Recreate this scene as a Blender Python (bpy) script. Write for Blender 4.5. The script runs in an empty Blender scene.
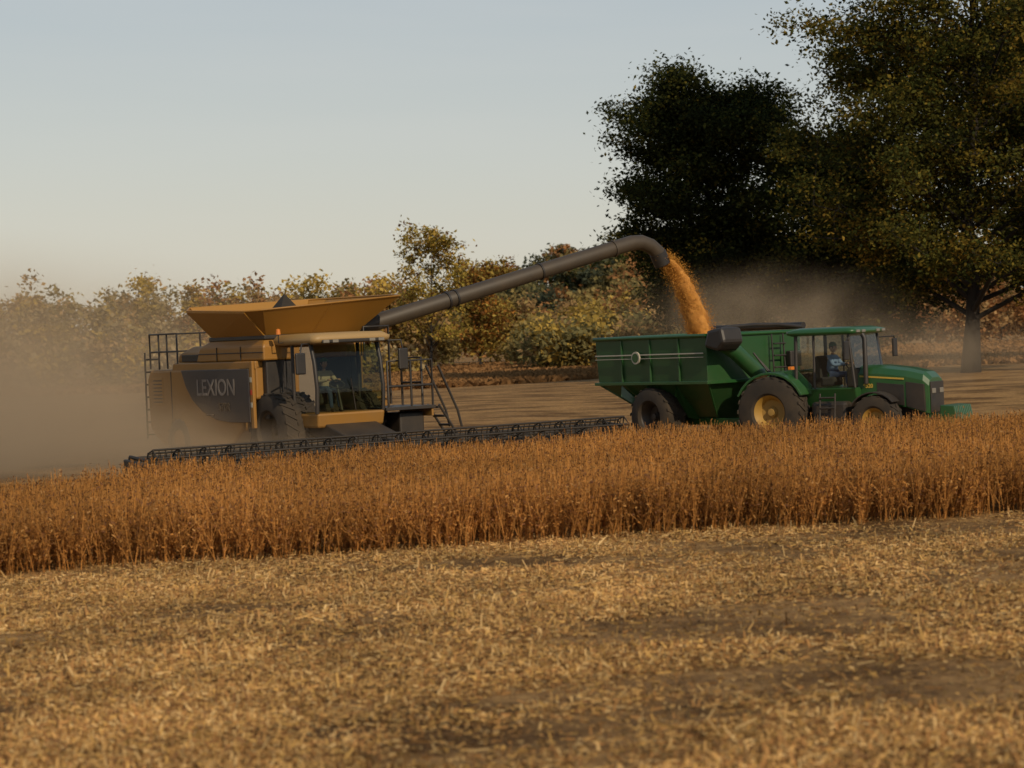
import bpy, math, random
import numpy as np
from mathutils import Vector, Matrix
random.seed(4); R=np.random.default_rng(7)
S=bpy.context.scene
SL=0.045; LX=90.0
def sst(a,b,v):
    t=np.clip((np.asarray(v,dtype=float)-a)/(b-a),0,1); return t*t*(3-2*t)
def gz(x,y=0):
    return SL*LX*np.tanh(np.asarray(x,dtype=float)/LX)-.27*sst(-1,4,x)*sst(49,58,y)*(1-sst(80,110,y))
def sc(o): S.collection.objects.link(o); return o
def empty(name,M=None):
    e=bpy.data.objects.new(name,None); sc(e)
    e.empty_display_size=.3
    if M is not None: e.matrix_world=M
    return e
def vmat(x,y,theta,s=1.0):
    return Matrix.Translation((x,y,float(gz(x,y))))@Matrix.Rotation(-math.atan(SL),4,'Y')@Matrix.Rotation(math.radians(theta-90),4,'Z')@Matrix.Diagonal((s,s,s,1))
# ---------------- materials
def newmat(name):
    m=bpy.data.materials.new(name); m.use_nodes=True
    nt=m.node_tree; b=nt.nodes['Principled BSDF']; return m,nt,b
def N(nt,t,**k):
    n=nt.nodes.new(t)
    for a,v in k.items(): setattr(n,a,v)
    return n
def paint(name,col,rough=.4,dust=.35,metal=0,coat=.0,dcol=(.25,.165,.085),zlo=.3,zhi=2.6):
    m,nt,b=newmat(name); L=nt.links.new
    tc=N(nt,'ShaderNodeTexCoord'); no=N(nt,'ShaderNodeTexNoise'); no.inputs['Scale'].default_value=1.7; no.inputs['Detail'].default_value=8
    no.inputs['Roughness'].default_value=.65
    L(tc.outputs['Object'],no.inputs['Vector'])
    sep=N(nt,'ShaderNodeSeparateXYZ'); L(tc.outputs['Object'],sep.inputs[0])
    mr=N(nt,'ShaderNodeMapRange'); mr.inputs[1].default_value=zlo; mr.inputs[2].default_value=zhi; mr.inputs[3].default_value=1.0; mr.inputs[4].default_value=.35
    L(sep.outputs['Z'],mr.inputs[0])
    r=N(nt,'ShaderNodeMapRange'); r.inputs[1].default_value=.3; r.inputs[2].default_value=.75; r.inputs[3].default_value=dust*.35; r.inputs[4].default_value=min(1,dust*1.7)
    L(no.outputs[0],r.inputs[0])
    mu=N(nt,'ShaderNodeMath',operation='MULTIPLY'); L(r.outputs[0],mu.inputs[0]); L(mr.outputs[0],mu.inputs[1])
    mx=N(nt,'ShaderNodeMixRGB'); mx.inputs[1].default_value=(*col,1); mx.inputs[2].default_value=(*dcol,1); L(mu.outputs[0],mx.inputs[0])
    L(mx.outputs[0],b.inputs['Base Color'])
    rr=N(nt,'ShaderNodeMapRange'); rr.inputs[3].default_value=rough; rr.inputs[4].default_value=.9; L(mu.outputs[0],rr.inputs[0]); L(rr.outputs[0],b.inputs['Roughness'])
    b.inputs['Metallic'].default_value=metal
    b.inputs['Coat Weight'].default_value=coat
    return m
YEL=paint('harvester_yellow',(.285,.13,.014),.45,.38,dcol=(.20,.125,.055))
YELB=paint('flap_yellow',(.32,.15,.016),.48,.3,dcol=(.22,.13,.05))
CREAM=paint('cab_roof_cream',(.33,.21,.08),.5,.25)
BLK=paint('black_plastic',(.010,.010,.011),.5,.14)
BLK2=paint('black_header_paint',(.008,.007,.006),.6,.1,dcol=(.2,.13,.06))
PAN=paint('dark_side_panel',(.018,.018,.024),.45,.16)
GRYT=paint('auger_grey',(.035,.027,.019),.55,.22)
RUB=paint('rubber',(.011,.010,.009),.9,.15)
GRN=paint('machine_green',(.008,.072,.016),.32,.08,coat=.3)
GRN2=paint('cart_green',(.007,.062,.014),.42,.09,coat=.15)
RIM=paint('rim_yellow',(.36,.20,.015),.5,.4)
WHT=paint('white_marking',(.45,.42,.34),.6,.25)
LET=paint('grey_lettering',(.17,.16,.15),.6,.25)
STRY=paint('stripe_yellow',(.45,.3,.04),.5,.1)
STL=paint('worn_steel',(.05,.04,.03),.45,.3,metal=.4)
RED=paint('lamp_red',(.4,.02,.01),.3,.1)
AMB=paint('lamp_amber',(.6,.18,.02),.3,.1)
LMP=paint('lamp_lens',(.18,.165,.14),.6,.2)
SKIN=paint('skin',(.42,.23,.15),.6,0); SHIRT=paint('blue_shirt',(.20,.28,.42),.85,0); SHIRT2=paint('plaid_shirt',(.38,.29,.22),.85,0)
JEAN=paint('jeans',(.04,.06,.12),.9,0); HAIR=paint('hair',(.04,.025,.015),.8,0); CAP=paint('cap_cloth',(.03,.09,.04),.9,0); SEAT=paint('seat_cloth',(.03,.03,.03),.9,.1)
def glassmat(name,tint,mul):
    m=bpy.data.materials.new(name); m.use_nodes=True; nt=m.node_tree; nt.nodes.clear()
    o=N(nt,'ShaderNodeOutputMaterial'); mx=N(nt,'ShaderNodeMixShader'); t=N(nt,'ShaderNodeBsdfTransparent'); g=N(nt,'ShaderNodeBsdfGlossy')
    t.inputs[0].default_value=(*tint,1); g.inputs['Roughness'].default_value=.015; g.inputs[0].default_value=(.9,.92,.95,1)
    fr=N(nt,'ShaderNodeFresnel'); fr.inputs[0].default_value=1.45
    ad=N(nt,'ShaderNodeMath',operation='MULTIPLY'); ad.inputs[1].default_value=mul; nt.links.new(fr.outputs[0],ad.inputs[0])
    nt.links.new(ad.outputs[0],mx.inputs[0]); nt.links.new(t.outputs[0],mx.inputs[1]); nt.links.new(g.outputs[0],mx.inputs[2]); nt.links.new(mx.outputs[0],o.inputs[0])
    return m
GLS=glassmat('tinted_glass',(.60,.66,.52),.8); GLS2=glassmat('cab_glass',(.72,.77,.74),1.0)
def vegmat(name,trans=.35,nscale=.0,namp=.0):
    m=bpy.data.materials.new(name); m.use_nodes=True; nt=m.node_tree; nt.nodes.clear(); L=nt.links.new
    o=N(nt,'ShaderNodeOutputMaterial'); a=N(nt,'ShaderNodeAttribute',attribute_name='Col')
    d=N(nt,'ShaderNodeBsdfDiffuse'); t=N(nt,'ShaderNodeBsdfTranslucent'); mx=N(nt,'ShaderNodeMixShader'); mx.inputs[0].default_value=trans
    src=a.outputs['Color']
    if namp>0:
        g=N(nt,'ShaderNodeNewGeometry'); no=N(nt,'ShaderNodeTexNoise'); no.inputs['Scale'].default_value=nscale; no.inputs['Detail'].default_value=5
        L(g.outputs['Position'],no.inputs['Vector'])
        mr=N(nt,'ShaderNodeMapRange'); mr.inputs[1].default_value=.3; mr.inputs[2].default_value=.7; mr.inputs[3].default_value=1-namp; mr.inputs[4].default_value=1+namp
        L(no.outputs[0],mr.inputs[0])
        vm=N(nt,'ShaderNodeVectorMath',operation='SCALE'); L(src,vm.inputs[0]); L(mr.outputs[0],vm.inputs['Scale']); src=vm.outputs[0]
    L(src,d.inputs[0]); L(src,t.inputs[0]); L(d.outputs[0],mx.inputs[1]); L(t.outputs[0],mx.inputs[2]); L(mx.outputs[0],o.inputs[0])
    return m
LEAF=vegmat('leaf',.42); CROPM=vegmat('dry_soybean',.25,nscale=.35,namp=.22); STRAW=vegmat('straw',.2,nscale=.5,namp=.28)
BARK=paint('bark',(.018,.014,.011),.95,.0)
# ---------------- mesh helpers
def mesh_obj(name,verts,faces,mat=None,parent=None,smooth=False,bevel=0,seg=2):
    me=bpy.data.meshes.new(name); me.from_pydata([tuple(v) for v in verts],[],faces); me.update()
    import bmesh
    bm=bmesh.new(); bm.from_mesh(me); bmesh.ops.recalc_face_normals(bm,faces=bm.faces); bm.to_mesh(me); bm.free()
    o=bpy.data.objects.new(name,me); sc(o)
    if mat: me.materials.append(mat)
    if parent: o.parent=parent
    if smooth:
        me.polygons.foreach_set('use_smooth',[True]*len(me.polygons))
    if bevel>0:
        b=o.modifiers.new('b','BEVEL'); b.width=bevel; b.segments=seg; b.limit_method='ANGLE'; b.angle_limit=math.radians(30)
    return o
def box(name,x0,x1,y0,y1,z0,z1,mat,parent,bevel=.02):
    v=[(x,y,z) for x in(x0,x1) for y in(y0,y1) for z in(z0,z1)]
    f=[(0,1,3,2),(4,6,7,5),(0,4,5,1),(2,3,7,6),(0,2,6,4),(1,5,7,3)]
    return mesh_obj(name,v,f,mat,parent,bevel=bevel)
def prism(name,prof,y0,y1,mat,parent,bevel=.02):
    n=len(prof); v=[(x,y0,z) for x,z in prof]+[(x,y1,z) for x,z in prof]
    f=[tuple(range(n)),tuple(range(2*n-1,n-1,-1))]+[(i,(i+1)%n,n+(i+1)%n,n+i) for i in range(n)]
    return mesh_obj(name,v,f,mat,parent,bevel=bevel)
def loft(name,rings,mat,parent,cap0=True,cap1=True,bevel=.02,smooth=False,solid=0):
    n=len(rings[0]); v=[p for r in rings for p in r]; f=[]
    for k in range(len(rings)-1):
        for i in range(n): f.append((k*n+i,k*n+(i+1)%n,(k+1)*n+(i+1)%n,(k+1)*n+i))
    if cap0: f.append(tuple(range(n)))
    if cap1: f.append(tuple(range((len(rings)-1)*n,len(rings)*n)))
    o=mesh_obj(name,v,f,mat,parent,smooth=smooth,bevel=0)
    if solid: s=o.modifiers.new('s','SOLIDIFY'); s.thickness=solid
    if bevel: b=o.modifiers.new('b','BEVEL'); b.width=bevel; b.segments=2; b.limit_method='ANGLE'
    return o
def rect(x0,x1,y0,y1,z,zf=None):
    zf=z if zf is None else zf
    return [(x0,y0,z),(x1,y0,zf),(x1,y1,zf),(x0,y1,z)]
def pipe(name,pts,r,mat,parent,cyc=False,res=3):
    c=bpy.data.curves.new(name,'CURVE'); c.dimensions='3D'; c.bevel_depth=r; c.bevel_resolution=res; c.use_fill_caps=True
    if not isinstance(pts[0][0],(tuple,list)): pts=[pts]
    for P in pts:
        s=c.splines.new('POLY'); s.points.add(len(P)-1)
        for i,p in enumerate(P): s.points[i].co=(*p,1)
        s.use_cyclic_u=cyc
    o=bpy.data.objects.new(name,c); sc(o); c.materials.append(mat)
    if parent: o.parent=parent
    return o
def lathe(name,prof,cx,cy,cz,mat,parent,n=40,smooth=True,axis='y'):
    v=[];f=[]; m=len(prof)
    for i in range(n):
        a=2*math.pi*i/n
        for r,y in prof:
            v.append((cx+r*math.cos(a),cy+y,cz+r*math.sin(a)) if axis=='y' else (cx+r*math.cos(a),cy+r*math.sin(a),cz+y))
    for i in range(n):
        for k in range(m-1):
            f.append((i*m+k,((i+1)%n)*m+k,((i+1)%n)*m+k+1,i*m+k+1))
    o=mesh_obj(name,v,f,mat,parent,smooth=False)
    if smooth:
        o.data.polygons.foreach_set('use_smooth',[True]*len(o.data.polygons))
        e=o.modifiers.new('e','EDGE_SPLIT'); e.split_angle=math.radians(40)
    return o
def wheel(pre,cx,cy,r,w,rr,parent,side,rimmat=RIM,lugs=22):
    h=w/2
    lathe(pre+'_tire',[(rr,-h*.8),(rr+.05,-h),(r*.88,-h),(r*.96,-h*.85),(r*.965,h*.85),(r*.88,h),(rr+.05,h),(rr,h*.8)],cx,cy,r,RUB,parent)
    s=side
    lathe(pre+'_rim',[(0.001,s*h*.25),(rr*.28,s*h*.25),(rr*.33,s*h*.05),(rr*.72,s*h*.1),(rr*.86,s*h*.55),(rr*1.02,s*h*.8)],cx,cy,r,rimmat,parent)
    lathe(pre+'_hub',[(0.001,s*h*.5),(rr*.2,s*h*.48),(rr*.24,s*h*.25)],cx,cy,r,rimmat,parent,n=16)
    v=[];f=[]
    for i in range(lugs):
        for sd in(-1,1):
            a=2*math.pi*(i+(.5 if sd>0 else 0))/lugs; b=a+.22
            base=len(v)
            for (aa,yy) in((a,0),(a+.09,0),(b+.09,sd*h*.96),(b,sd*h*.96)):
                for q in(r*.95,r*1.0 if yy==0 else r*.985):
                    v.append((cx+q*math.cos(aa),cy+yy,r+q*math.sin(aa)))
            f+= [tuple(base+k for k in t) for t in ((0,2,4,6),(1,7,5,3),(0,1,3,2),(2,3,5,4),(4,5,7,6),(6,7,1,0))]
    mesh_obj(pre+'_lugs',v,f,RUB,parent)
def fmesh(name,V,nper,cols,mat,parent=None):
    n=V.shape[0]; me=bpy.data.meshes.new(name)
    me.vertices.add(n*nper); me.vertices.foreach_set('co',V.reshape(-1).astype(np.float32))
    me.loops.add(n*nper); me.loops.foreach_set('vertex_index',np.arange(n*nper,dtype=np.int32))
    me.polygons.add(n); me.polygons.foreach_set('loop_start',np.arange(n,dtype=np.int32)*nper)
    me.polygons.foreach_set('loop_total',np.full(n,nper,dtype=np.int32))
    a=me.color_attributes.new('Col','FLOAT_COLOR','POINT')
    c=np.ones((n,nper,4),np.float32); c[:,:,:3]=cols[:,None,:]; a.data.foreach_set('color',c.reshape(-1))
    me.update(calc_edges=True); me.materials.append(mat)
    o=bpy.data.objects.new(name,me); sc(o)
    if parent: o.parent=parent
    return o
def unit(a): return a/np.maximum(np.linalg.norm(a,axis=-1,keepdims=True),1e-9)
def leafquads(C,size,rng,upbias=.4):
    n=len(C); nrm=rng.normal(size=(n,3)); nrm[:,2]=np.abs(nrm[:,2])+upbias; nrm=unit(nrm)
    a=unit(np.cross(nrm,rng.normal(size=(n,3)))); b=np.cross(nrm,a)
    s=(size*rng.uniform(.6,1.4,n))[:,None]
    return np.stack([C+a*s,C+b*s*.6,C-a*s,C-b*s*.6],1)
def strokes(P0,P1,w0,w1,rng):
    d=P1-P0; side=unit(np.cross(d,rng.normal(size=d.shape)))
    w0=np.asarray(w0)[:,None] if np.ndim(w0) else w0; w1=np.asarray(w1)[:,None] if np.ndim(w1) else w1
    return np.stack([P0-side*w0,P0+side*w0,P1+side*w1,P1-side*w1],1)
class VN:
    def __init__(s,seed,n=64): s.g=np.random.default_rng(seed).random((n,n)); s.n=n
    def __call__(s,x,y,sc_):
        out=0;amp=.55
        for o in range(4):
            u=np.asarray(x)/sc_*2**o+17.3*o; v=np.asarray(y)/sc_*2**o+5.1*o
            i=np.floor(u).astype(int); j=np.floor(v).astype(int); fu=u-i; fv=v-j
            fu=fu*fu*(3-2*fu); fv=fv*fv*(3-2*fv); g=s.g;n=s.n
            q=(g[i%n,j%n]*(1-fu)+g[(i+1)%n,j%n]*fu)*(1-fv)+(g[i%n,(j+1)%n]*(1-fu)+g[(i+1)%n,(j+1)%n]*fu)*fv
            out=out+q*amp; amp*=.5
        return out
vn=VN(3); vn2=VN(11)
# ---------------- ground
def gzz(x,y): return gz(x,y)+(vn(x,y,30)-.5)*.10
def ground():
    xs=np.unique(np.concatenate([np.linspace(-2500,-150,14),np.linspace(-150,150,121),np.linspace(150,2500,14)]))
    ys=np.unique(np.concatenate([np.linspace(-300,0,6),np.linspace(0,200,101),np.linspace(200,3500,30)]))
    X,Y=np.meshgrid(xs,ys); Z=gzz(X,Y)
    V=np.stack([X,Y,Z],-1).reshape(-1,3); nx=len(xs)
    f=[(j*nx+i,j*nx+i+1,(j+1)*nx+i+1,(j+1)*nx+i) for j in range(len(ys)-1) for i in range(nx-1)]
    m,nt,b=newmat('field_soil_straw'); L=nt.links.new
    g=N(nt,'ShaderNodeNewGeometry')
    def noise(s,d=6,r=.6,sy=1):
        mp=N(nt,'ShaderNodeMapping'); mp.inputs['Scale'].default_value=(1,sy,1); L(g.outputs['Position'],mp.inputs[0])
        n=N(nt,'ShaderNodeTexNoise'); n.inputs['Scale'].default_value=s; n.inputs['Detail'].default_value=d; n.inputs['Roughness'].default_value=r; L(mp.outputs[0],n.inputs['Vector']); return n.outputs[0]
    cr=N(nt,'ShaderNodeValToRGB'); e=cr.color_ramp.elements
    e[0].position=.32; e[0].color=(.14,.078,.038,1); e[1].position=.68; e[1].color=(.46,.285,.115,1)
    k=e.new(.5); k.color=(.30,.175,.072,1)
    L(noise(6,10,.75),cr.inputs[0])
    cr2=N(nt,'ShaderNodeValToRGB'); e=cr2.color_ramp.elements
    e[0].position=.40; e[0].color=(.42,.38,.34,1); e[1].position=.56; e[1].color=(1.1,1.07,1.0,1)
    L(noise(.30,6,.65,1.5),cr2.inputs[0])
    mu=N(nt,'ShaderNodeMixRGB',blend_type='MULTIPLY'); mu.inputs[0].default_value=1; L(cr.outputs[0],mu.inputs[1]); L(cr2.outputs[0],mu.inputs[2])
    L(mu.outputs[0],b.inputs['Base Color']); b.inputs['Roughness'].default_value=.95; b.inputs['Specular IOR Level'].default_value=.1
    bp=N(nt,'ShaderNodeBump'); bp.inputs['Strength'].default_value=.9; bp.inputs['Distance'].default_value=.08; L(noise(9,8,.7),bp.inputs['Height']); L(bp.outputs[0],b.inputs['Normal'])
    return mesh_obj('ground',V,f,m)
ground()
# ---------------- straw litter
def straw():
    n=640000
    d=16+ (41-16)*R.random(n)**1.25; y=d; x=(R.random(n)-.5)*2*(d*.21+3.5)
    dens=vn(x,y*1.6,3.2); dens2=vn2(x,y,.7)
    keep=R.random(n)<np.clip((dens-.33)*4.4,.10,1)*np.clip((dens2-.2)*2.8,.15,1)
    x=x[keep];y=y[keep];n=len(x); den=dens[keep]
    z=gzz(x,y)+R.random(n)**2*.05+.005
    L_=R.uniform(.02,.085,n); L_=np.where(R.random(n)<.05,L_*2.2,L_); a=R.random(n)*2*np.pi; el=np.where(R.random(n)<.12,R.uniform(.6,1.5,n),R.normal(0,.18,n))
    D=np.stack([np.cos(a)*np.cos(el),np.sin(a)*np.cos(el),np.sin(el)],-1)*L_[:,None]
    P=np.stack([x,y,z],-1)
    base=np.array([[.53,.325,.125],[.63,.43,.195],[.39,.21,.08],[.22,.12,.055],[.56,.345,.115]])
    c=base[R.choice(5,n,p=[.33,.16,.26,.13,.12])]*R.uniform(.75,1.12,(n,1))*np.clip(.45+den[:,None]*1.1,.55,1.12)
    w=R.uniform(.004,.012,n)
    fmesh('straw_litter',strokes(P,P+D,w,w*.8,R),4,c,STRAW)
straw()
# ---------------- soybean crop
def cropfar(x):
    return np.interp(x,[-24,-9,-6.8,-2.2,2.2,8,12,26],[41.5,43,46.2,49.3,51,51.3,51,50])
def nearl(x): return 35.0+.185*x+(vn(x,x*0+3,1.5)-.5)*.9
def soy():
    n=37000
    x=R.uniform(-20,23,n); y=R.uniform(30,53,n)
    x2=R.uniform(-20,23,3500); y2=nearl(x2)+R.random(3500)*1.3
    x=np.concatenate([x,x2]); y=np.concatenate([y,y2])
    near=nearl(x); far=cropfar(x)+(vn(x,x*0+9,2)-.5)*1.0
    k=(y>near)&(y<far); x=x[k];y=y[k];n=len(x)
    z=gzz(x,y)
    H=(.86+.06*sst(-4,6,x)+.12*(vn(x,y,2.5)-.5)*2+R.normal(0,.05,n))
    edge=(y-nearl(x))<.5; H=np.where(edge&(R.random(n)<.3),H*R.uniform(.5,.9,n),H)
    P=np.stack([x,y,z],-1); lean=R.normal(0,.09,(n,2)); lean[:,1]-=np.where(edge,R.random(n)*.25,0)
    T=P+np.stack([lean[:,0],lean[:,1],H],-1)
    V=[strokes(P,T,R.uniform(.005,.009,n),R.uniform(.003,.005,n),R)]
    cb=np.array([.47,.215,.058]); dk=np.array([.21,.092,.032]); lt=np.array([.58,.32,.11]); pu=np.array([.25,.12,.058])
    tone=R.uniform(.7,1.15,(n,1))
    C=[np.tile(cb,(n,1))*tone]
    segs=[(P,T)]
    for b in range(5):
        t=R.uniform(.05,.5,n)[:,None]; a=R.random(n)*2*np.pi; sp=R.uniform(.05,.24,n)
        A=P+(T-P)*t; hh=H*R.uniform(.6,1.0,n)
        B=P+np.stack([np.cos(a)*sp+lean[:,0],np.sin(a)*sp+lean[:,1],hh],-1)
        V.append(strokes(A,B,R.uniform(.004,.007,n),.003*np.ones(n),R)); C.append((cb*.7+lt*.3)*R.uniform(.65,1.15,(n,1))); segs.append((A,B))
    for p in range(26):
        A,B=segs[p%6]; t=R.uniform(.02,1.0,n)[:,None]; Q=A+(B-A)*t
        d=R.normal(0,1,(n,3)); d[:,2]=np.abs(d[:,2])*.8+.1; d=unit(d)*R.uniform(.03,.06,n)[:,None]
        V.append(strokes(Q,Q+d,R.uniform(.009,.015,n),R.uniform(.004,.008,n),R))
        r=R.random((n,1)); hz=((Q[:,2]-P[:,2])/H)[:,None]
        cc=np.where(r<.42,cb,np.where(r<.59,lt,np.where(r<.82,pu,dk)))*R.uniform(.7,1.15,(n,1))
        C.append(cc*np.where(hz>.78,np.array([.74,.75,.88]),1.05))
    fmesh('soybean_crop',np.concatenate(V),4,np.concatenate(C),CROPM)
soy()
def farcrop():
    n=150000
    x=R.uniform(-70,90,n); y=R.uniform(0,1,n)
    near=np.where(x<-8,165,np.where(x<20,140,134))+(vn(x,x*0,8)-.5)*16; y=near+(218-near)*y**1.2
    z=gzz(x,y); P=np.stack([x,y,z],-1); d=np.stack([R.normal(0,.3,n),R.normal(0,.3,n),R.uniform(.1,.38,n)],-1)
    c=np.array([.27,.145,.06])*R.uniform(.85,1.12,(n,1))*(.7+.6*(vn(x,y*.6,9)[:,None]))
    fmesh('far_field_stubble',strokes(P,P+d,np.full(n,.12),np.full(n,.08),R),4,c,CROPM)
farcrop()
# ---------------- trees
def tubes(segs,ns=6):
    V=[];F=[]
    for (a,b,ra,rb) in segs:
        a=np.array(a);b=np.array(b); d=b-a; d=d/ (np.linalg.norm(d)+1e-9)
        u=np.cross(d,[.31,.77,.55]); u/=np.linalg.norm(u); w=np.cross(d,u); k=len(V)
        for (p,r) in((a,ra),(b,rb)):
            for i in range(ns):
                t=2*math.pi*i/ns; V.append(p+r*(u*math.cos(t)+w*math.sin(t)))
        for i in range(ns): F.append((k+i,k+(i+1)%ns,k+ns+(i+1)%ns,k+ns+i))
    return V,F
def tree(name,x,y,H,env,z0f,trunk_r,seed,nleaf,lsize,cols,colw,sig=.55,nl=46,lean=0,rise=.3):
    rng=np.random.default_rng(seed); bz=float(gzz(x,y))-.1
    base=np.array([x,y,bz]); segs=[]; tips=[]
    npt=9; pts=[base]
    for i in range(1,npt+1):
        f=i/npt; pts.append(base+np.array([lean*f+rng.normal(0,.12*H/20),rng.normal(0,.12*H/20),H*.93*f]))
    def rad(f): return trunk_r*(1-f)**1.0*.9+trunk_r*.06+ (trunk_r*.35*math.exp(-f*40))
    for i in range(npt): segs.append((pts[i],pts[i+1],rad(i/npt),rad((i+1)/npt)))
    def tp(f):
        q=f*npt; i=min(int(q),npt-1); return pts[i]+(pts[i+1]-pts[i])*(q-i)
    for l in range(nl):
        f=z0f*.75+(0.97-z0f*.75)*((l+rng.random())/nl); s=tp(f); a=l*2.4+rng.normal(0,.4)
        r_=env(min(1,f+.06))*rng.uniform(.72,1.06); rs=rng.uniform(.5,1.6)*rise*r_+ (.35 if f>.6 else .05)*r_
        e=s+np.array([math.cos(a)*r_,math.sin(a)*r_,rs]); mid=(s+e)/2+np.array([0,0,.08*r_])+rng.normal(0,.05*r_,3)
        r0=rad(f)*.42
        segs.append((s,mid,r0,r0*.6)); segs.append((mid,e,r0*.6,r0*.15))
        for k in range(rng.integers(6,10)):
            t=rng.uniform(.3,1.0); p=(s+(mid-s)*t*2) if t<.5 else (mid+(e-mid)*(t-.5)*2)
            dd=rng.normal(size=3); dd[2]=abs(dd[2])*.6-.1; dd/=np.linalg.norm(dd); ln=rng.uniform(.25,.5)*max(r_,1.0)*(1.1-t*.4)*.75
            q=p+dd*ln; segs.append((p,q,r0*.28,r0*.07)); tips.append(q); tips.append((p+q)/2)
            for _ in range(2):
                q2=q+rng.normal(0,.30*ln,3); segs.append((q,q2,r0*.1,r0*.04)); tips.append(q2)
        tips.append(e)
    tips=np.array(tips); tips=tips[tips[:,2]>bz+H*z0f]
    nt_=len(tips); wgt=rng.uniform(.15,1,nt_)**1.3; wgt/=wgt.sum()
    idx=rng.choice(nt_,nleaf,p=wgt); ctone=rng.uniform(.6,1.3,nt_); cidx=rng.choice(len(cols),nt_,p=colw)
    sg=sig*rng.uniform(.6,1.3,nt_)
    C=tips[idx]+rng.normal(size=(nleaf,3))*sg[idx][:,None]*np.array([1,1,.6])
    cols=np.array(cols); lc=cols[np.where(rng.random(nleaf)<.75,cidx[idx],rng.choice(len(cols),nleaf,p=colw))]*ctone[idx][:,None]*rng.uniform(.7,1.3,(nleaf,1))
    e=empty(name)
    V,F=tubes(segs); mesh_obj('trunk_and_limbs',V,F,BARK,e,smooth=True)
    fmesh('foliage',leafquads(C,lsize,rng),4,lc,LEAF,e)
G1=(.054,.062,.017);G2=(.10,.096,.023);Y1=(.20,.15,.028);Y2=(.28,.18,.035);DG=(.032,.039,.016);BR=(.17,.08,.03);OR=(.34,.15,.035)
tree('deciduous_tree',11.3,140,16.4,lambda f: 5.5*max(.05,1-abs((f-.66)/.42)**2.4)**.5 if f>.55 else 5.5*max(.3,.95-(.55-f)*1.1),.18,.36,27,125000,.115,[DG,G1,G2,Y1],[.45,.38,.13,.04],sig=.62,nl=84)
tree('deciduous_tree.001',22.3,119,26,lambda f: 9.8*max(.12,1-abs((f-.52)/.62)**3.0)**.5,.14,.40,33,250000,.105,[G1,G2,Y1,Y2,DG],[.24,.38,.22,.06,.10],sig=.6,nl=90)
tree('deciduous_tree.002',20.5,150,13,lambda f: 6.8*max(.05,1-abs((f-.45)/.6)**2.4)**.5,.08,.4,44,75000,.14,[DG,G1,G2],[.5,.4,.1],sig=.65,nl=60)
tree('deciduous_tree.003',31,138,19,lambda f: 7.5*max(.05,1-abs((f-.5)/.56)**2.6)**.5,.2,.42,45,70000,.15,[DG,G1,G2,Y1],[.2,.4,.28,.12],sig=.65,nl=60)
tree('autumn_tree',-6.4,195,10.6,lambda f: 3.2*max(.05,1-abs((f-.55)/.5)**2.2)**.5,.2,.14,51,6500,.14,[(.42,.32,.07),(.46,.30,.07),Y1,BR],[.4,.35,.15,.1],sig=.36,nl=36,rise=.9)
tree('autumn_tree.001',-2.6,205,8.2,lambda f: 3.0*max(.05,1-abs((f-.55)/.5)**2.2)**.5,.15,.13,52,8000,.16,[(.40,.29,.07),OR,BR],[.5,.25,.25],sig=.45,nl=30,rise=.6)
def mass(name,trees,seed,lsize,sg):
    rng=np.random.default_rng(seed); VV=[];CC=[];segs=[]
    for (x,y,z,h,w,cols,n) in trees:
        nc=int(rng.integers(26,44)); u=unit(rng.normal(size=(nc,3)))*rng.random((nc,1))**.45
        c=np.array([x,y,z+h*.52])+u*np.array([w/2,w/2,h*.47]); k=rng.integers(0,nc,n)
        tone=rng.uniform(.75,1.2,nc); P=c[k]+rng.normal(size=(n,3))*sg*np.array([1,1,.8])
        m_=P[:,2]>z; P=P[m_]; k=k[m_]
        col=np.array(cols)[rng.integers(0,len(cols),nc)][k]*tone[k][:,None]*rng.uniform(.8,1.2,(len(P),1))
        VV.append(leafquads(P,lsize,rng)); CC.append(col)
        segs.append(((x,y,z-.3),(x+rng.normal(0,.3),y,z+h*.75),.02*h*.5,.03))
        for _ in range(6):
            q=c[rng.integers(0,nc)]; segs.append(((x,y,z+h*rng.uniform(.15,.5)),q,.05,.02))
    e=empty(name); fmesh('foliage',np.concatenate(VV),4,np.concatenate(CC),LEAF,e); V,F=tubes(segs,5); mesh_obj('trunks',V,F,BARK,e)
olv=(.31,.235,.09);olg=(.21,.18,.075);tan=(.42,.27,.12);rus=(.40,.20,.08);hz=(.38,.29,.15);yl=(.48,.33,.08)  # autumn leaf tones, paled and warmed: distance haze painted into the colour
T=[]
rr=random.Random(5)
for i in range(104):
    x=-92+i*1.78+rr.uniform(-.8,.8); y=rr.uniform(212,250)
    px=512+2450*x/y
    if px<180: h=rr.uniform(8.3,10.4); cs=[olv,tan,hz,yl]
    elif px<400: h=rr.uniform(7.6,9.4); cs=[tan,rus,olv,yl] if rr.random()<.8 else [olv,yl]
    elif px<650: h=rr.uniform(4.8,7.4); cs=[tan,olv,yl] if rr.random()<.6 else [rus,olg]
    else: h=rr.uniform(3.5,6); cs=[rus,tan,BR]
    T.append((x,y,float(gz(x,y)),h,rr.uniform(4.5,7.0),cs,2300))
for i in range(10):
    x=2+rr.uniform(0,9.5); y=rr.uniform(172,200); T.append((x,y,float(gz(x,y)),rr.uniform(2.5,5.6),rr.uniform(3.5,5.5),[olg,olv,yl] if i%2 else [olg,tan],2600))
for i in range(14):
    x=-50+i*3.1+rr.uniform(-1,1); y=rr.uniform(175,195); T.append((x,y,float(gz(x,y)),rr.uniform(2.5,6.5) if x<-12 else rr.uniform(1.2,3),rr.uniform(4,6),[olv,tan,hz,yl],2200))
mass('distant_treeline',T,61,.22,.55)
def hillz(x,y):
    sx=np.where(x<22,34,120); return 15.5*np.exp(-((x-22)/sx)**2)*np.exp(-((y-520)/70)**2)+gz(x,y)-1.0
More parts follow.
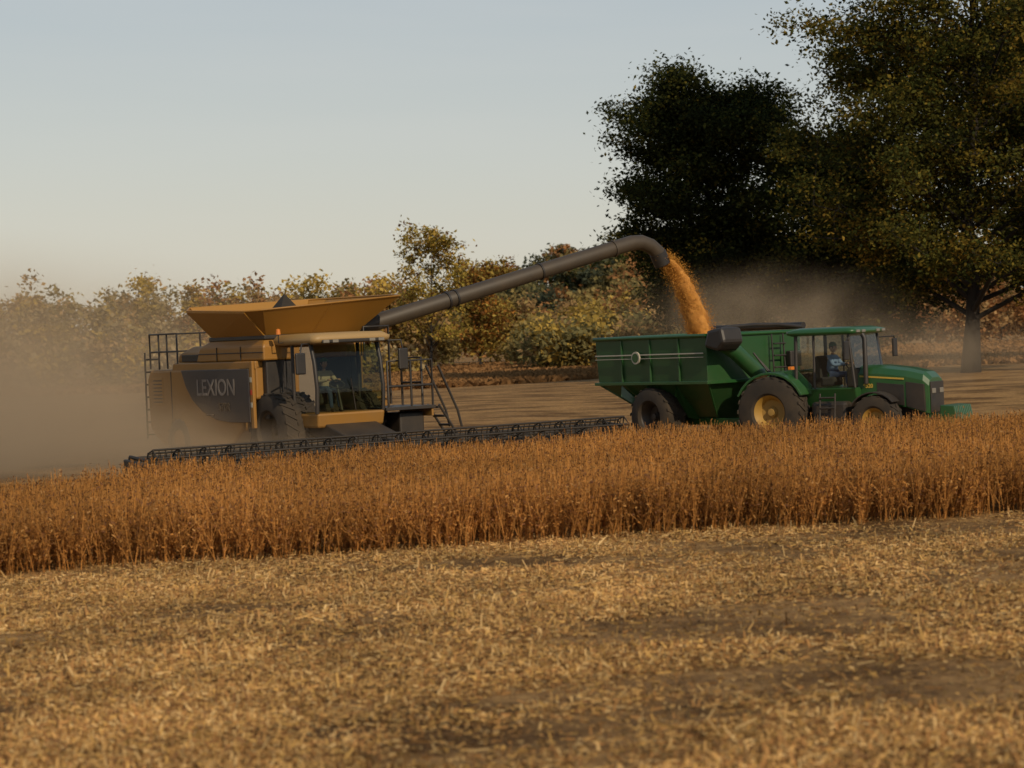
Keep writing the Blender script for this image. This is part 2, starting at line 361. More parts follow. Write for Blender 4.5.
xs=np.linspace(-180,330,60); ys=np.linspace(370,760,30); X,Y=np.meshgrid(xs,ys); V=np.stack([X,Y,hillz(X,Y)],-1).reshape(-1,3)
hm,nt_,b_=newmat('hill_grass'); b_.inputs['Roughness'].default_value=1
no_=N(nt_,'ShaderNodeTexNoise'); no_.inputs['Scale'].default_value=30; cr_=N(nt_,'ShaderNodeValToRGB'); cr_.color_ramp.elements[0].color=(.03,.035,.012,1); cr_.color_ramp.elements[1].color=(.10,.07,.025,1)
nt_.links.new(no_.outputs[0],cr_.inputs[0]); nt_.links.new(cr_.outputs[0],b_.inputs['Base Color'])
mesh_obj('hill',V,[(j*60+i,j*60+i+1,(j+1)*60+i+1,(j+1)*60+i) for j in range(29) for i in range(59)],hm)
T=[]
HG=(.085,.095,.06)
for i in range(170):
    y=rr.uniform(430,520); x=rr.uniform(-95,115)
    cs=rr.choice([[HG,G1,olg],[HG,olg],[rus,BR],[HG,olg],[rus,olv]]) if x>-12 else rr.choice([[rus,tan],[olv,tan],[rus,olg]])
    T.append((x,y,float(hillz(x,y)),rr.uniform(6,9.5),rr.uniform(7,11),cs,900))
mass('hill_woodland',T,62,.5,.9)

# ---------------- COMBINE
CM=vmat(-4.6,58.6,35); cb=empty('combine_harvester',CM)
for s in(-1,1):
    wheel('front_wheel',0,s*1.06,.92,.66,.46,cb,s,rimmat=STL); wheel('rear_wheel',-4.3,s*1.3,.62,.45,.3,cb,s,rimmat=STL,lugs=16)
prism('chassis',[(-5.0,.75),(-3.0,.6),(.5,.65),(.9,1.25),(-5.2,1.5)],-.72,.72,BLK,cb)
prism('rear_body',[(-5.9,1.0),(-5.7,.8),(-5.2,.55),(-3.6,.5),(-1.6,.55),(-1.0,.95),(-1.0,2.45),(-5.75,2.45),(-5.95,2.2)],-1.5,1.5,YEL,cb,.07)
prism('mid_body',[(-1.05,1.45),(-.3,1.7),(-.3,2.5),(-1.05,2.5)],-1.46,1.46,YEL,cb,.04)
prism('upper_body',[(-4.6,2.4),(-.3,2.4),(-.3,2.6),(-4.5,2.6)],-1.48,1.48,YEL,cb,.03)
for s in(-1,1):
    y0,y1=(s*1.503,s*1.56)
    pr=[(-3.95,2.42),(-3.72,2.0),(-3.4,1.68),(-2.9,1.40),(-2.2,1.2),(-1.5,1.14),(-.5,1.14),(-.5,2.42)]
    prism('side_panel',pr,min(y0,y1),max(y0,y1),PAN,cb,.015)
    box('panel_trim',-.49,-.34,min(s*1.455,s*1.54),max(s*1.455,s*1.54),1.0,2.6,YEL,cb)
    prism('rear_vent',[(-5.6,1.55),(-5.05,1.55),(-5.05,2.25),(-5.6,2.25)],min(s*1.5,s*1.515),max(s*1.5,s*1.515),YELB,cb,.005)
    for k in range(7): box('vent_louver',-5.56,-5.09,min(s*1.512,s*1.525),max(s*1.512,s*1.525),1.62+k*.09,1.65+k*.09,BLK,cb,0)
    pipe('panel_seam',[(-4.6,s*1.505,2.4),(-4.6,s*1.505,.62)],.012,BLK,cb)
    pipe('panel_handle',[(-2.6,s*1.57,1.32),(-2.6,s*1.61,1.32),(-2.3,s*1.61,1.32),(-2.3,s*1.57,1.32)],.015,STL,cb)
def text(name,body,size,M,mat,parent,ext=.004):
    c=bpy.data.curves.new(name,'FONT'); c.body=body; c.size=size; c.extrude=ext; c.offset=.006; c.align_x='CENTER'; c.materials.append(mat)
    o=bpy.data.objects.new(name,c); sc(o); o.parent=parent; o.matrix_local=M; return o
RX=Matrix.Rotation(math.radians(90),4,'X')
text('side_lettering','LEXION',.56,Matrix.Translation((-2.15,-1.568,1.80))@RX,LET,cb)
text('side_number','570R',.28,Matrix.Translation((-1.75,-1.568,1.42))@RX,STL,cb)
for k in range(3): box('warning_decal',-.46,-.38,-1.55,-1.541,1.5+k*.3,1.62+k*.3,WHT if k!=1 else RED,cb,0)
box('engine_side_dark',-.3,-.1,-1.28,1.36,1.2,3.0,BLK,cb,.03)
loft('grain_tank',[rect(-3.4,.0,-1.4,1.4,2.603),rect(-3.2,.0,-1.4,1.4,2.95),rect(-2.8,-.1,-1.3,1.3,3.12)],YEL,cb,bevel=.04)
pipe('tank_seam',[[(-2.3,-1.41,2.62),(-2.3,-1.41,2.95)],[(-1.1,-1.41,2.62),(-1.1,-1.41,2.95)],[(-3.25,-1.41,2.8),(0,-1.41,2.8)]],.012,BLK,cb)
box('tank_top_frame',-2.82,-.03,-1.33,1.33,3.1,3.2,BLK,cb)
def flap(name,a,b,c,d,mat):
    o=mesh_obj(name,[a,b,c,d],[(0,1,2,3)],mat,cb); s=o.modifiers.new('s','SOLIDIFY'); s.thickness=.035; return o
B=[(-2.7,-1.25,3.18),(-.1,-1.25,3.18),(-.1,1.25,3.18),(-2.7,1.25,3.18)]
flap('tank_flap_side',B[0],B[1],(.25,-1.98,3.76),(-2.65,-1.98,3.86),YELB)
flap('tank_flap_front',B[1],B[2],(.85,1.95,4.0),(.62,-1.7,3.78),YELB)
flap('tank_flap_far',B[2],B[3],(-2.8,2.05,4.05),(.4,2.05,4.03),YELB)
flap('tank_flap_rear',B[3],B[0],(-3.05,-1.7,3.94),(-3.2,1.75,4.05),YELB)
for (p,q,r_) in ((B[1],(.25,-1.98,3.76),(.62,-1.7,3.78)),(B[2],(.85,1.95,4.0),(.4,2.05,4.03)),(B[3],(-2.8,2.05,4.05),(-3.2,1.75,4.05)),(B[0],(-3.05,-1.7,3.94),(-2.65,-1.98,3.86))):
    mesh_obj('tank_flap_corner',[p,q,r_],[(0,1,2)],YEL,cb)
pipe('flap_rim',[[(-2.65,-1.98,3.87),(.25,-1.98,3.77),(.62,-1.7,3.79),(.85,1.95,4.01),(.4,2.05,4.04),(-2.8,2.05,4.06),(-3.2,1.75,4.06),(-3.05,-1.7,3.95),(-2.65,-1.98,3.87)]],.022,YEL,cb)
pipe('flap_brace',[[(-1.6,-1.27,3.2),(-1.6,-1.97,3.82)],[(-.6,-1.27,3.2),(-.6,-1.97,3.8)],[(-2.3,-1.27,3.2),(-2.3,-1.97,3.85)],[(-.08,0,3.2),(.72,.1,3.88)]],.018,YEL,cb)
mesh_obj('tank_tip_cover',[(-1.9,-.3,3.6),(-1.1,-.3,3.6),(-1.1,.5,3.6),(-1.9,.5,3.6),(-1.5,.1,4.2)],[(0,1,4),(1,2,4),(2,3,4),(3,0,4)],RUB,cb)
# cab
cx0,cx1,cw=-.33,1.48,.9
loft('cab_floor',[rect(cx0,cx1+.05,-cw,cw,.98),rect(cx0,cx1+.12,-cw-.02,cw+.02,1.32)],YEL,cb,bevel=.05)
box('cab_interior_back',cx0-.02,cx0+.04,-cw+.02,cw-.02,1.34,2.9,BLK,cb)
for s in(-1,1):
    pipe('cab_front_post',[(cx1+.05,s*cw,1.32),(cx1+.1,s*cw,1.9),(cx1+.02,s*cw,2.5),(cx1-.12,s*cw,2.95)],.05,BLK,cb)
    pipe('cab_mid_post',[(.5,s*cw,1.32),(.5,s*cw,2.95)],.045,BLK,cb)
    pipe('cab_rear_post',[(cx0+.04,s*cw,1.32),(cx0+.04,s*cw,2.95)],.05,YEL,cb)
    mesh_obj('cab_side_glass',[(cx0+.06,s*cw,1.36),(cx1+.06,s*cw,1.36),(cx1+.09,s*cw,1.9),(cx1,s*cw,2.5),(cx1-.12,s*cw,2.88),(cx0+.06,s*cw,2.88)],[(0,1,2,3,4,5)],GLS,cb)
    pipe('door_handle_rail',[(.1,s*(cw+.05),1.45),(.1,s*(cw+.05),2.6)],.015,BLK,cb)
g=[]
for (x,z) in((cx1+.07,1.36),(cx1+.12,1.9),(cx1+.04,2.5),(cx1-.1,2.9)):
    for i in range(9):
        yy=-cw+.04+(2*cw-.08)*i/8; g.append((x+.04*(1-(yy/cw)**2),yy,z))
mesh_obj('cab_windshield',g,[(j*9+i,j*9+i+1,(j+1)*9+i+1,(j+1)*9+i) for j in range(3) for i in range(8)],GLS,cb,smooth=True)
def rring(x0,x1,y0,y1,z,r=.18,n=4):
    o=[]
    for (cx,cy,a0) in((x1-r,y1-r,0),(x0+r,y1-r,90),(x0+r,y0+r,180),(x1-r,y0+r,270)):
        for i in range(n+1):
            a=math.radians(a0+90*i/n); o.append((cx+r*math.cos(a),cy+r*math.sin(a),z))
    return o
loft('cab_roof',[rring(cx0-.0,cx1+.1,-.98,.98,2.93),rring(cx0-.05,cx1+.3,-1.08,1.08,2.97),rring(cx0-.05,cx1+.34,-1.08,1.08,3.08),rring(cx0+.0,cx1+.2,-.98,.98,3.18,.3),rring(cx0+.3,cx1-.3,-.5,.5,3.2,.3)],CREAM,cb,bevel=.0,smooth=True)
box('roof_light_bar',cx1+.27,cx1+.345,-.85,.85,2.95,3.03,BLK,cb)
for y in(-.75,-.5,.5,.75): box('work_light',cx1+.34,cx1+.37,y-.08,y+.08,2.955,3.025,LMP,cb,.01)
pipe('wiper',[(cx1+.13,.1,1.36),(cx1+.22,-.05,2.1)],.012,BLK,cb)
for s in(-1,1):
    pipe('mirror_arm',[(cx1,s*.95,2.95),(cx1+.25,s*1.35,2.95),(cx1+.25,s*1.4,2.7)],.02,BLK,cb)
    box('mirror',cx1+.2,cx1+.28,s*1.4-.13,s*1.4+.13,2.25,2.75,BLK,cb,.03)
pipe('beacon_mount',[(.4,-1.0,3.0),(.4,-1.2,3.0),(.4,-1.2,3.2)],.015,BLK,cb); lathe('beacon',[(.001,.14),(.05,.12),(.06,0),(.001,0)],.4,-1.2,3.2,AMB,cb,n=12,axis='z')
box('seat_base',.1,.55,-.25,.25,1.5,1.75,SEAT,cb,.05); box('seat_back',-.03,.1,-.25,.25,1.7,2.35,SEAT,cb,.05)
pipe('steering_column',[(1.15,0,1.35),(.97,0,1.95)],.04,BLK,cb)
pipe('steering_wheel',[(.97-.07*math.sin(a),.2*math.cos(a),1.97+.19*math.sin(a)*.5) for a in [i*math.pi/8 for i in range(16)]],.015,BLK,cb,cyc=True)
box('console',.3,.9,-.55,-.4,1.5,1.9,BLK,cb,.04)
box('platform',.0,1.6,.95,2.35,1.28,1.36,BLK,cb,.01); box('platform_skirt',.1,1.56,2.25,2.31,1.1,1.28,YEL,cb,.01)
rl=[]
rl.append([(1.55,1.05,1.36),(1.55,1.05,2.45),(1.55,2.3,2.45),(1.55,2.3,1.36)])
rl.append([(1.55,1.05,1.85),(1.55,2.3,1.85)]); rl.append([(1.55,1.7,1.36),(1.55,1.7,2.45)])
rl.append([(.2,2.3,1.36),(.2,2.3,2.5),(1.1,2.3,2.5),(1.1,2.3,1.36)]); rl.append([(.2,2.3,1.9),(1.1,2.3,1.9)])
rl.append([(.15,1.3,2.5),(.15,1.3,3.3),(.15,2.0,3.3),(.15,2.0,1.4)])
pipe('platform_railing',rl,.03,BLK,cb)
ld=[[(1.15,2.4,1.36),(1.2,3.05,.35)],[(1.65,2.4,1.36),(1.7,3.05,.35)],[(1.15,2.4,2.3),(1.18,2.9,1.2),(1.18,3.0,.8)],[(1.68,2.4,2.3),(1.7,2.9,1.2),(1.7,3.0,.8)]]
for k in range(5):
    f=k/4.3; ld.append([(1.15+.05*f,2.4+.65*f,1.3-.95*f),(1.65+.05*f,2.4+.65*f,1.3-.95*f)])
pipe('ladder',ld,.03,BLK,cb)
box('fuel_and_toolbox',-.9,.0,1.5,2.0,1.0,1.6,YEL,cb,.05)
box('under_platform_box',.2,1.3,1.5,2.2,.7,1.2,BLK,cb,.05)
rl=[[(-5.8,-1.45,2.47),(-5.8,-1.45,3.35),(-4.3,-1.45,3.35),(-4.3,-1.45,2.47)],[(-5.8,-1.45,2.9),(-4.3,-1.45,2.9)],[(-5.3,-1.45,2.47),(-5.3,-1.45,3.35)],[(-4.85,-1.45,2.47),(-4.85,-1.45,3.35)],
 [(-5.8,1.3,2.47),(-5.8,1.3,3.35),(-5.8,-1.45,3.35)],[(-5.8,1.3,2.9),(-5.8,-1.45,2.9)],[(-5.8,0,2.47),(-5.8,0,3.35)]]
rl+=[[(-6.0,-1.5,2.9),(-6.05,-1.5,.7)],[(-6.0,-1.1,2.9),(-6.05,-1.1,.7)]]+[[(-6.02,-1.5,.8+k*.32),(-6.02,-1.1,.8+k*.32)] for k in range(7)]
pipe('rear_railing_ladder',rl,.024,BLK,cb)
loft('engine_hood',[rect(-4.8,-3.45,-1.2,1.2,2.605),rect(-4.7,-3.3,-1.2,1.2,2.82),rect(-4.3,-3.2,-1.0,1.0,3.0)],YEL,cb,bevel=.05)
box('engine_screen',-4.5,-3.6,-1.23,-1.19,2.63,2.8,BLK,cb,.01)
pipe('exhaust',[(-4.0,.5,2.9),(-4.0,.5,3.3),(-4.15,.5,3.4)],.07,STL,cb)
box('straw_chopper',-6.4,-5.7,-1.0,1.0,.75,1.3,YEL,cb,.06)
box('tail_lamp',-5.98,-5.94,-1.4,-1.2,2.05,2.25,RED,cb,.01)
AP=[(-.9,.9,3.0),(-.6,1.5,3.25),(-.34,9.6,5.12),(-.33,10.0,5.21),(-.32,10.3,5.22),(-.31,10.6,5.12),(-.305,10.82,4.95),(-.30,10.95,4.72)]
pipe('unloading_auger',AP,.2,GRYT,cb,res=8)
for f in(.02,.33,.36,.68,.97):
    a=Vector(AP[1]);b=Vector(AP[2]); p=a.lerp(b,f); q=a.lerp(b,f+.006); pipe('auger_flange',[tuple(p),tuple(q)],.228,BLK if f<.9 else GRYT,cb,res=8)
pipe('auger_pivot',[(-.9,.9,1.5),(-.9,.9,3.05)],.22,GRYT,cb,res=8)
pipe('auger_spout',[(-.305,10.83,4.93),(-.30,10.98,4.62)],.225,BLK,cb,res=8)
pipe('auger_hose',[(-.6,1.7,3.5),(-.5,4,4.0),(-.45,5,4.24)],.03,BLK,cb)
loft('feeder_house',[[(.5,-.7,.9),(.5,.7,.9),(.5,.7,1.35),(.5,-.7,1.35)],[(2.75,-.7,.2),(2.75,.7,.2),(2.75,.7,.72),(2.75,-.7,.72)]],BLK,cb,bevel=.03)
HW=6.4
prism('header_frame',[(2.75,.2),(3.0,.12),(4.1,.08),(4.1,.12),(3.1,.2),(2.95,.6),(2.8,.64)],-HW,HW,BLK2,cb,.01)
pipe('header_top_tube',[(2.85,-HW,.66),(2.85,HW,.66)],.04,BLK2,cb)
pipe('header_auger',[(3.35,-HW+.05,.38),(3.35,HW-.05,.38)],.13,BLK2,cb,res=6)
fl=[]
for s in(-1,1):
    P=[]
    for i in range(300):
        t=i/299; a=t*2*math.pi*11*s; P.append((3.35+.22*math.cos(a),s*(HW-.1-t*(HW-1.0)),.38+.22*math.sin(a)))
    fl.append(P)
pipe('header_auger_flighting',fl,.018,STL,cb,res=1)
RXc,RZc,RR=3.75,.60,.26
bats=[];tines=[];spid=[]
for (ya,yb) in((-HW+.1,-.06),(.06,HW-.1)):
    spid.append([(RXc,ya,RZc),(RXc,yb,RZc)])
    for k in range(6):
        a=2*math.pi*k/6+.3; bx,bz=RXc+RR*math.cos(a),RZc+RR*math.sin(a); bats.append([(bx,ya,bz),(bx,yb,bz)])
        y=ya
        while y<yb: tines.append([(bx,y,bz),(bx-.04,y,bz-.16)]); y+=.15
    y=ya
    while y<=yb+.01:
        for k in range(6):
            a=2*math.pi*k/6+.3; b2=2*math.pi*(k+1)/6+.3
            spid.append([(RXc,y,RZc),(RXc+RR*math.cos(a),y,RZc+RR*math.sin(a))]); spid.append([(RXc+RR*math.cos(a),y,RZc+RR*math.sin(a)),(RXc+RR*math.cos(b2),y,RZc+RR*math.sin(b2))])
        y+=(yb-ya)/10
pipe('reel_bats',bats,.024,BLK2,cb,res=2); pipe('reel_tines',tines,.010,BLK2,cb,res=0); pipe('reel_spiders',spid,.016,BLK2,cb,res=1)
pipe('reel_arms',[[(2.85,y,.7),(RXc,y,RZc+.02)] for y in(-HW+.03,0,HW-.03)],.04,BLK2,cb)
for s in(-1,1):
    y0=s*HW;y1=s*(HW+.12)
    prism('crop_divider',[(2.75,.12),(4.3,.06),(4.8,.08),(4.3,.36),(3.9,.55),(2.8,.66)],min(y0,y1),max(y0,y1),BLK2,cb,.03)
    prism('divider_tip',[(4.25,.12),(5.25,.08),(4.3,.4)],min(y0,y1)-.03,max(y0,y1)+.03,YEL if s<0 else BLK2,cb,.02)
gu=[]
y=-HW
while y<HW: gu.append([(4.08,y,.1),(4.24,y,.08)]); y+=.1
pipe('cutter_guards',gu,.014,STL,cb,res=0)

# ---------------- GRAIN STREAM
gm,nt_,b_=newmat('grain'); b_.inputs['Roughness'].default_value=.8
no_=N(nt_,'ShaderNodeTexNoise'); no_.inputs['Scale'].default_value=9; no_.inputs['Detail'].default_value=6; cr_=N(nt_,'ShaderNodeValToRGB'); cr_.color_ramp.elements[0].position=.3; cr_.color_ramp.elements[0].color=(.34,.135,.018,1); cr_.color_ramp.elements[1].position=.7; cr_.color_ramp.elements[1].color=(.56,.26,.05,1)
nt_.links.new(no_.outputs[0],cr_.inputs[0]); nt_.links.new(cr_.outputs[0],b_.inputs['Base Color'])
gs=empty('grain_stream')
def gp(t):
    return Vector((-.3-.1*t,10.93+1.45*t**.72,4.8-2.45*t**1.3))
rings=[]
for i in range(21):
    t=i/20; p=gp(t); r=.22+.17*t; ring=[]
    for k in range(14):
        a=2*math.pi*k/14; q=r*(1+random.uniform(-.2,.2)); ring.append(tuple(CM@(p+Vector((q*math.cos(a),q*math.sin(a),.25*q*math.sin(a)*-1.5)))))
    rings.append(ring)
loft('grain_core',rings,gm,gs,bevel=0,smooth=True)
n=30000; t=R.random(n); base=np.array([tuple(CM@gp(float(a))) for a in t]); rad=(.17+.16*t)[:,None]
off=R.normal(size=(n,3))*rad*.62; C=base+off
fmesh('grain_kernels',leafquads(C,.014,R,0),4,np.array([.52,.25,.05])*R.uniform(.7,1.12,(n,1)),STRAW,gs)

# ---------------- CART
CT=vmat(5.2,67.25,38,1.06); gc=empty('grain_cart',CT)
x0,x1,w=-2.1,2.1,1.6
loft('hopper',[rect(-.9,1.2,-.45,.45,.55),rect(x0,x1,-w,w,1.62),rect(x0-.04,x1+.04,-w-.04,w+.04,2.78)],GRN2,gc,cap1=False,bevel=.015,solid=.04)
box('hopper_rib_band',x0-.08,x1+.08,-w-.085,-w-.0,1.58,1.66,GRN,gc,.01); box('hopper_rib_band',x1+.0,x1+.085,-w,w,1.58,1.66,GRN,gc,.01)
for (a,b) in (((x0-.06,-w-.06),(x1+.06,-w-.06)),((x1+.06,-w-.06),(x1+.06,w+.06)),((x1+.06,w+.06),(x0-.06,w+.06)),((x0-.06,w+.06),(x0-.06,-w-.06))):
    pipe('hopper_top_rail',[(*a,2.79),(*b,2.79)],.05,GRN,gc)
for xx in(-1.1,0,1.1):
    box('hopper_side_stake',xx-.03,xx+.03,-w-.07,-w-.02,1.66,2.76,GRN2,gc,.01)
box('white_stripe',x0+.02,x1-.02,-w-.112,-w-.094,2.34,2.37,WHT,gc,0); box('white_stripe',x0+.02,x1-.02,-w-.112,-w-.094,2.25,2.265,WHT,gc,0)
lathe('round_emblem',[(.001,-.02),(.16,-.02),(.16,.02)],-.45,-w-.12,2.28,WHT,gc,n=24); lathe('round_emblem_core',[(.001,-.005),(.12,-.005)],-.45,-w-.142,2.28,GRN,gc,n=24)
pipe('hopper_seam',[[(-.9,-.46,.56),(x0,-w,1.62)],[(1.2,-.46,.56),(x1,-w,1.62)],[(1.2,.46,.56),(x1,w,1.62)]],.03,GRN,gc)
for xx in(-1.2,-.2,.9):
    mesh_obj('gusset',[(xx,-w,1.58),(xx*.6+.08,-.5,.62),(xx*.6+.08,-.95,.7),(xx,-w-.03,1.3)],[(0,1,2,3)],GRN,gc)
for s in(-1,1): wheel('cart_wheel',-.1,s*1.35,.76,.65,.38,gc,s,rimmat=BLK,lugs=18)
box('axle',-.25,.05,-1.3,1.3,.6,.8,BLK,gc)
for s in(-1,1): box('frame_rail',-1.8,2.2,s*.55-.08,s*.55+.08,.5,.68,GRN,gc)
pipe('tongue',[(2.1,.5,.58),(3.5,.0,.55)],.09,GRN,gc); pipe('tongue',[(2.1,-.5,.58),(3.5,.0,.55)],.09,GRN,gc)
pipe('unload_auger_lower',[(1.6,.3,.55),(2.65,-.35,1.75)],.19,GRN2,gc,res=6)
pipe('unload_auger_folded',[(2.65,-.35,1.75),(2.5,-1.0,2.35),(2.4,-1.4,2.6)],.2,GRN2,gc,res=6)
prism('auger_spout_boot',[(2.2,2.5),(2.35,2.92),(2.85,2.98),(2.95,2.6),(2.7,2.38)],-1.8,-1.1,BLK,gc,.08)
pipe('front_ladder',[[(2.35,.5,.8),(2.25,.5,2.75)],[(2.35,.9,.8),(2.25,.9,2.75)]]+[[(2.33,.5,1+.3*k),(2.33,.9,1+.3*k)] for k in range(6)],.022,BLK,gc)
pipe('hydraulic_hoses',[[(2.3,-.2,2.3),(2.6,.1,1.7),(2.9,.1,1.0),(3.3,0,.7)],[(2.3,-.1,2.2),(2.65,.25,1.6),(2.9,.2,1.0),(3.3,.1,.7)]],.025,BLK,gc)
box('control_box',2.22,2.4,1.0,1.4,1.9,2.3,BLK,gc,.03)
pipe('rolled_tarp',[(x0,w+.1,2.93),(x1+.1,w+.1,2.93)],.09,BLK,gc); pipe('tarp_bow',[(x1+.1,-w,2.85),(x1+.1,-w*.5,2.98),(x1+.1,0,3.0),(x1+.1,w*.5,2.98),(x1+.1,w,2.9)],.05,BLK,gc)
box('rear_lamp',x0-.12,x0-.08,-1.5,-1.2,1.7,1.82,RED,gc,.005); box('slow_vehicle_sign',x0-.1,x0-.09,-.2,.2,1.9,2.2,AMB,gc,0)
gv=[];nn=16
for j in range(nn):
    for i in range(nn):
        u=i/(nn-1);v=j/(nn-1); xx=x0+.05+(x1-x0-.1)*u; yy=-w+.05+(2*w-.1)*v; dd=math.hypot(xx-1.3,yy+.2); gv.append((xx,yy,2.45+.4*math.exp(-(dd/1.1)**2)+random.uniform(-.01,.01)))
mesh_obj('grain_pile',gv,[(j*nn+i,j*nn+i+1,(j+1)*nn+i+1,(j+1)*nn+i) for j in range(nn-1) for i in range(nn-1)],gm,gc,smooth=True)

# ---------------- TRACTOR
TM=vmat(7.35,63.7,56,1.05); tr=empty('tractor',TM)
for s in(-1,1):
    wheel('rear_wheel',0,s*1.02,.88,.55,.42,tr,s); wheel('front_wheel',2.7,s*.9,.62,.42,.31,tr,s,lugs=18)
prism('rear_axle_housing',[(-.6,.6),(2.2,.55),(2.2,1.2),(-.6,1.35)],-.4,.4,BLK,tr,.03)
pipe('rear_axle',[(0,-1.0,.88),(0,1.0,.88)],.14,BLK,tr); pipe('front_axle',[(2.7,-.9,.62),(2.7,.9,.62)],.1,GRN,tr)
prism('engine_block',[(1.9,.55),(3.7,.55),(3.7,1.2),(1.9,1.2)],-.3,.3,BLK,tr,.03)
st=[(2.05,1.08,1.94,.50),(2.6,1.02,1.93,.50),(3.3,.90,1.84,.48),(3.72,.78,1.74,.45),(3.86,.74,1.60,.40)]
rings=[]
for (x,zb,zt_,hw) in st:
    rings.append([(x,-hw,zb),(x,-hw,zt_-.2),(x,-hw*.88,zt_-.06),(x,-hw*.5,zt_),(x,hw*.5,zt_),(x,hw*.88,zt_-.06),(x,hw,zt_-.2),(x,hw,zb)])
loft('hood',rings,GRN,tr,bevel=.01)
for s in(-1,1):
    yy=s*.508
    prism('hood_side_grille',[(2.55,1.06),(3.25,.95),(3.25,1.45),(2.55,1.52)],min(yy,s*.46),max(yy,s*.46),BLK,tr,.005)
    prism('hood_nose_grille',[(3.3,.93),(3.78,.80),(3.76,1.45),(3.3,1.52)],min(s*.495,s*.40),max(s*.495,s*.40),BLK,tr,.005)
    prism('hood_stripe',[(2.1,1.66),(3.25,1.57),(3.25,1.61),(2.1,1.70)],min(s*.507,s*.46),max(s*.507,s*.46),STRY,tr,0)
    box('headlight',3.885,3.91,s*.22-.1,s*.22+.1,1.22,1.34,LMP,tr,.01)
box('front_grille',3.862,3.89,-.37,.37,.76,1.5,BLK,tr,.01)
prism('weight_bracket',[(3.6,.5),(4.3,.5),(4.3,.72),(3.6,.78)],-.3,.3,GRN,tr,.02)
for k in range(10): y=-.46+k*.1; prism('suitcase_weight',[(4.1,.42),(4.55,.44),(4.57,.6),(4.5,.92),(4.15,.94)],y,y+.085,GRN,tr,.02)
a0,a1,cw=.55,2.1,.82
loft('cab_base',[rect(a0,a1,-cw*.75,cw*.75,.95),rect(a0,a1+.03,-cw,cw,1.42)],GRN,tr,bevel=.03)
for s in(-1,1):
    pipe('cab_post_front',[(a1+.03,s*cw,1.42),(a1-.12,s*(cw-.03),2.72)],.035,BLK,tr); pipe('cab_post_rear',[(a0,s*cw,1.42),(a0+.02,s*(cw-.03),2.72)],.045,BLK,tr); pipe('cab_post_mid',[(a0+.5,s*cw,1.42),(a0+.5,s*(cw-.03),2.72)],.03,BLK,tr)
    mesh_obj('cab_side_glass',[(a0+.05,s*cw*.99,1.44),(a1,s*cw*.99,1.44),(a1-.13,s*(cw-.04),2.7),(a0+.05,s*(cw-.04),2.7)],[(0,1,2,3)],GLS2,tr)
    pf=[(.98*math.cos(a),.88+.98*math.sin(a)) for a in [math.radians(q) for q in range(25,156,13)]]; pi_=[(x*.94,.88+(z-.88)*.94) for x,z in reversed(pf)]
    prism('rear_fender',pf+pi_,min(s*.72,s*1.22),max(s*.72,s*1.22),GRN,tr,.01)
    prism('fender_side',[(.93,1.25),(.75,1.52),(.45,1.73),(0,1.85),(.55,1.9),(.95,1.5)],min(s*.74,s*.8),max(s*.74,s*.8),GRN,tr,.01)
    pf=[(2.7+.70*math.cos(a),.62+.70*math.sin(a)) for a in [math.radians(q) for q in range(40,150,12)]]; pi_=[(2.7+(x-2.7)*.95,.62+(z-.62)*.95) for x,z in reversed(pf)]
    prism('front_fender',pf+pi_,min(s*.72,s*1.12),max(s*.72,s*1.12),BLK,tr,.01)
    box('fuel_tank',1.0,1.95,min(s*.45,s*.98),max(s*.45,s*.98),.5,1.1,BLK if s<0 else GRN,tr,.08)
    pipe('mirror_arm',[(a1-.1,s*.82,2.6),(a1+.1,s*1.3,2.6),(a1+.1,s*1.35,2.5)],.018,BLK,tr); box('mirror',a1+.06,a1+.12,s*1.35-.11,s*1.35+.11,2.1,2.55,BLK,tr,.02)
    box('fender_lamp',a0-.05,a0+.05,s*1.05-.08,s*1.05+.08,1.9,1.98,AMB,tr,.01)
pipe('cab_steps',[[(1.3,-1.05,1.3),(1.3,-1.15,.4)],[(1.7,-1.05,1.3),(1.7,-1.15,.4)]]+[[(1.3,-1.1,.45+.25*k),(1.7,-1.1,.45+.25*k)] for k in range(4)],.022,BLK,tr)
mesh_obj('windshield',[(a1+.03,-cw+.04,1.9),(a1+.03,cw-.04,1.9),(a1-.12,cw-.07,2.7),(a1-.12,-cw+.07,2.7)],[(0,1,2,3)],GLS2,tr)
mesh_obj('rear_glass',[(a0,-cw+.05,1.6),(a0,cw-.05,1.6),(a0+.02,cw-.07,2.7),(a0+.02,-cw+.07,2.7)],[(0,1,2,3)],GLS2,tr)
box('dash_cowl',a1-.35,a1+.0,-.5,.5,1.42,1.88,BLK,tr,.04)
loft('cab_roof',[rring(a0-.12,a1-.02,-.84,.84,2.7),rring(a0-.22,a1+.1,-.94,.94,2.74),rring(a0-.22,a1+.1,-.94,.94,2.82),rring(a0,a1-.15,-.75,.75,2.89,.25)],GRN,tr,bevel=0,smooth=True)
for y in(-.7,-.4,.4,.7): box('roof_lamp',a1+.08,a1+.125,y-.09,y+.09,2.745,2.81,LMP,tr,.01)
pipe('exhaust_stack',[(2.3,-.56,1.5),(2.3,-.56,2.6),(2.24,-.56,2.7)],.06,BLK,tr)
box('seat_base',.9,1.3,-.24,.24,1.45,1.68,SEAT,tr,.05); box('seat_back',.77,.9,-.24,.24,1.6,2.2,SEAT,tr,.05)
pipe('steering_column',[(1.77,0,1.5),(1.63,0,1.9)],.03,BLK,tr); pipe('steering_wheel',[(1.63-.07*math.sin(a),.19*math.cos(a),1.92+.1*math.sin(a)) for a in [i*math.pi/8 for i in range(16)]],.014,BLK,tr,cyc=True)
pipe('drawbar',[(-.3,0,.55),(-1.1,0,.5)],.06,BLK,tr)
text('hood_lettering','8520',.13,Matrix.Translation((2.32,-.509,1.4))@RX,STRY,tr,.002)

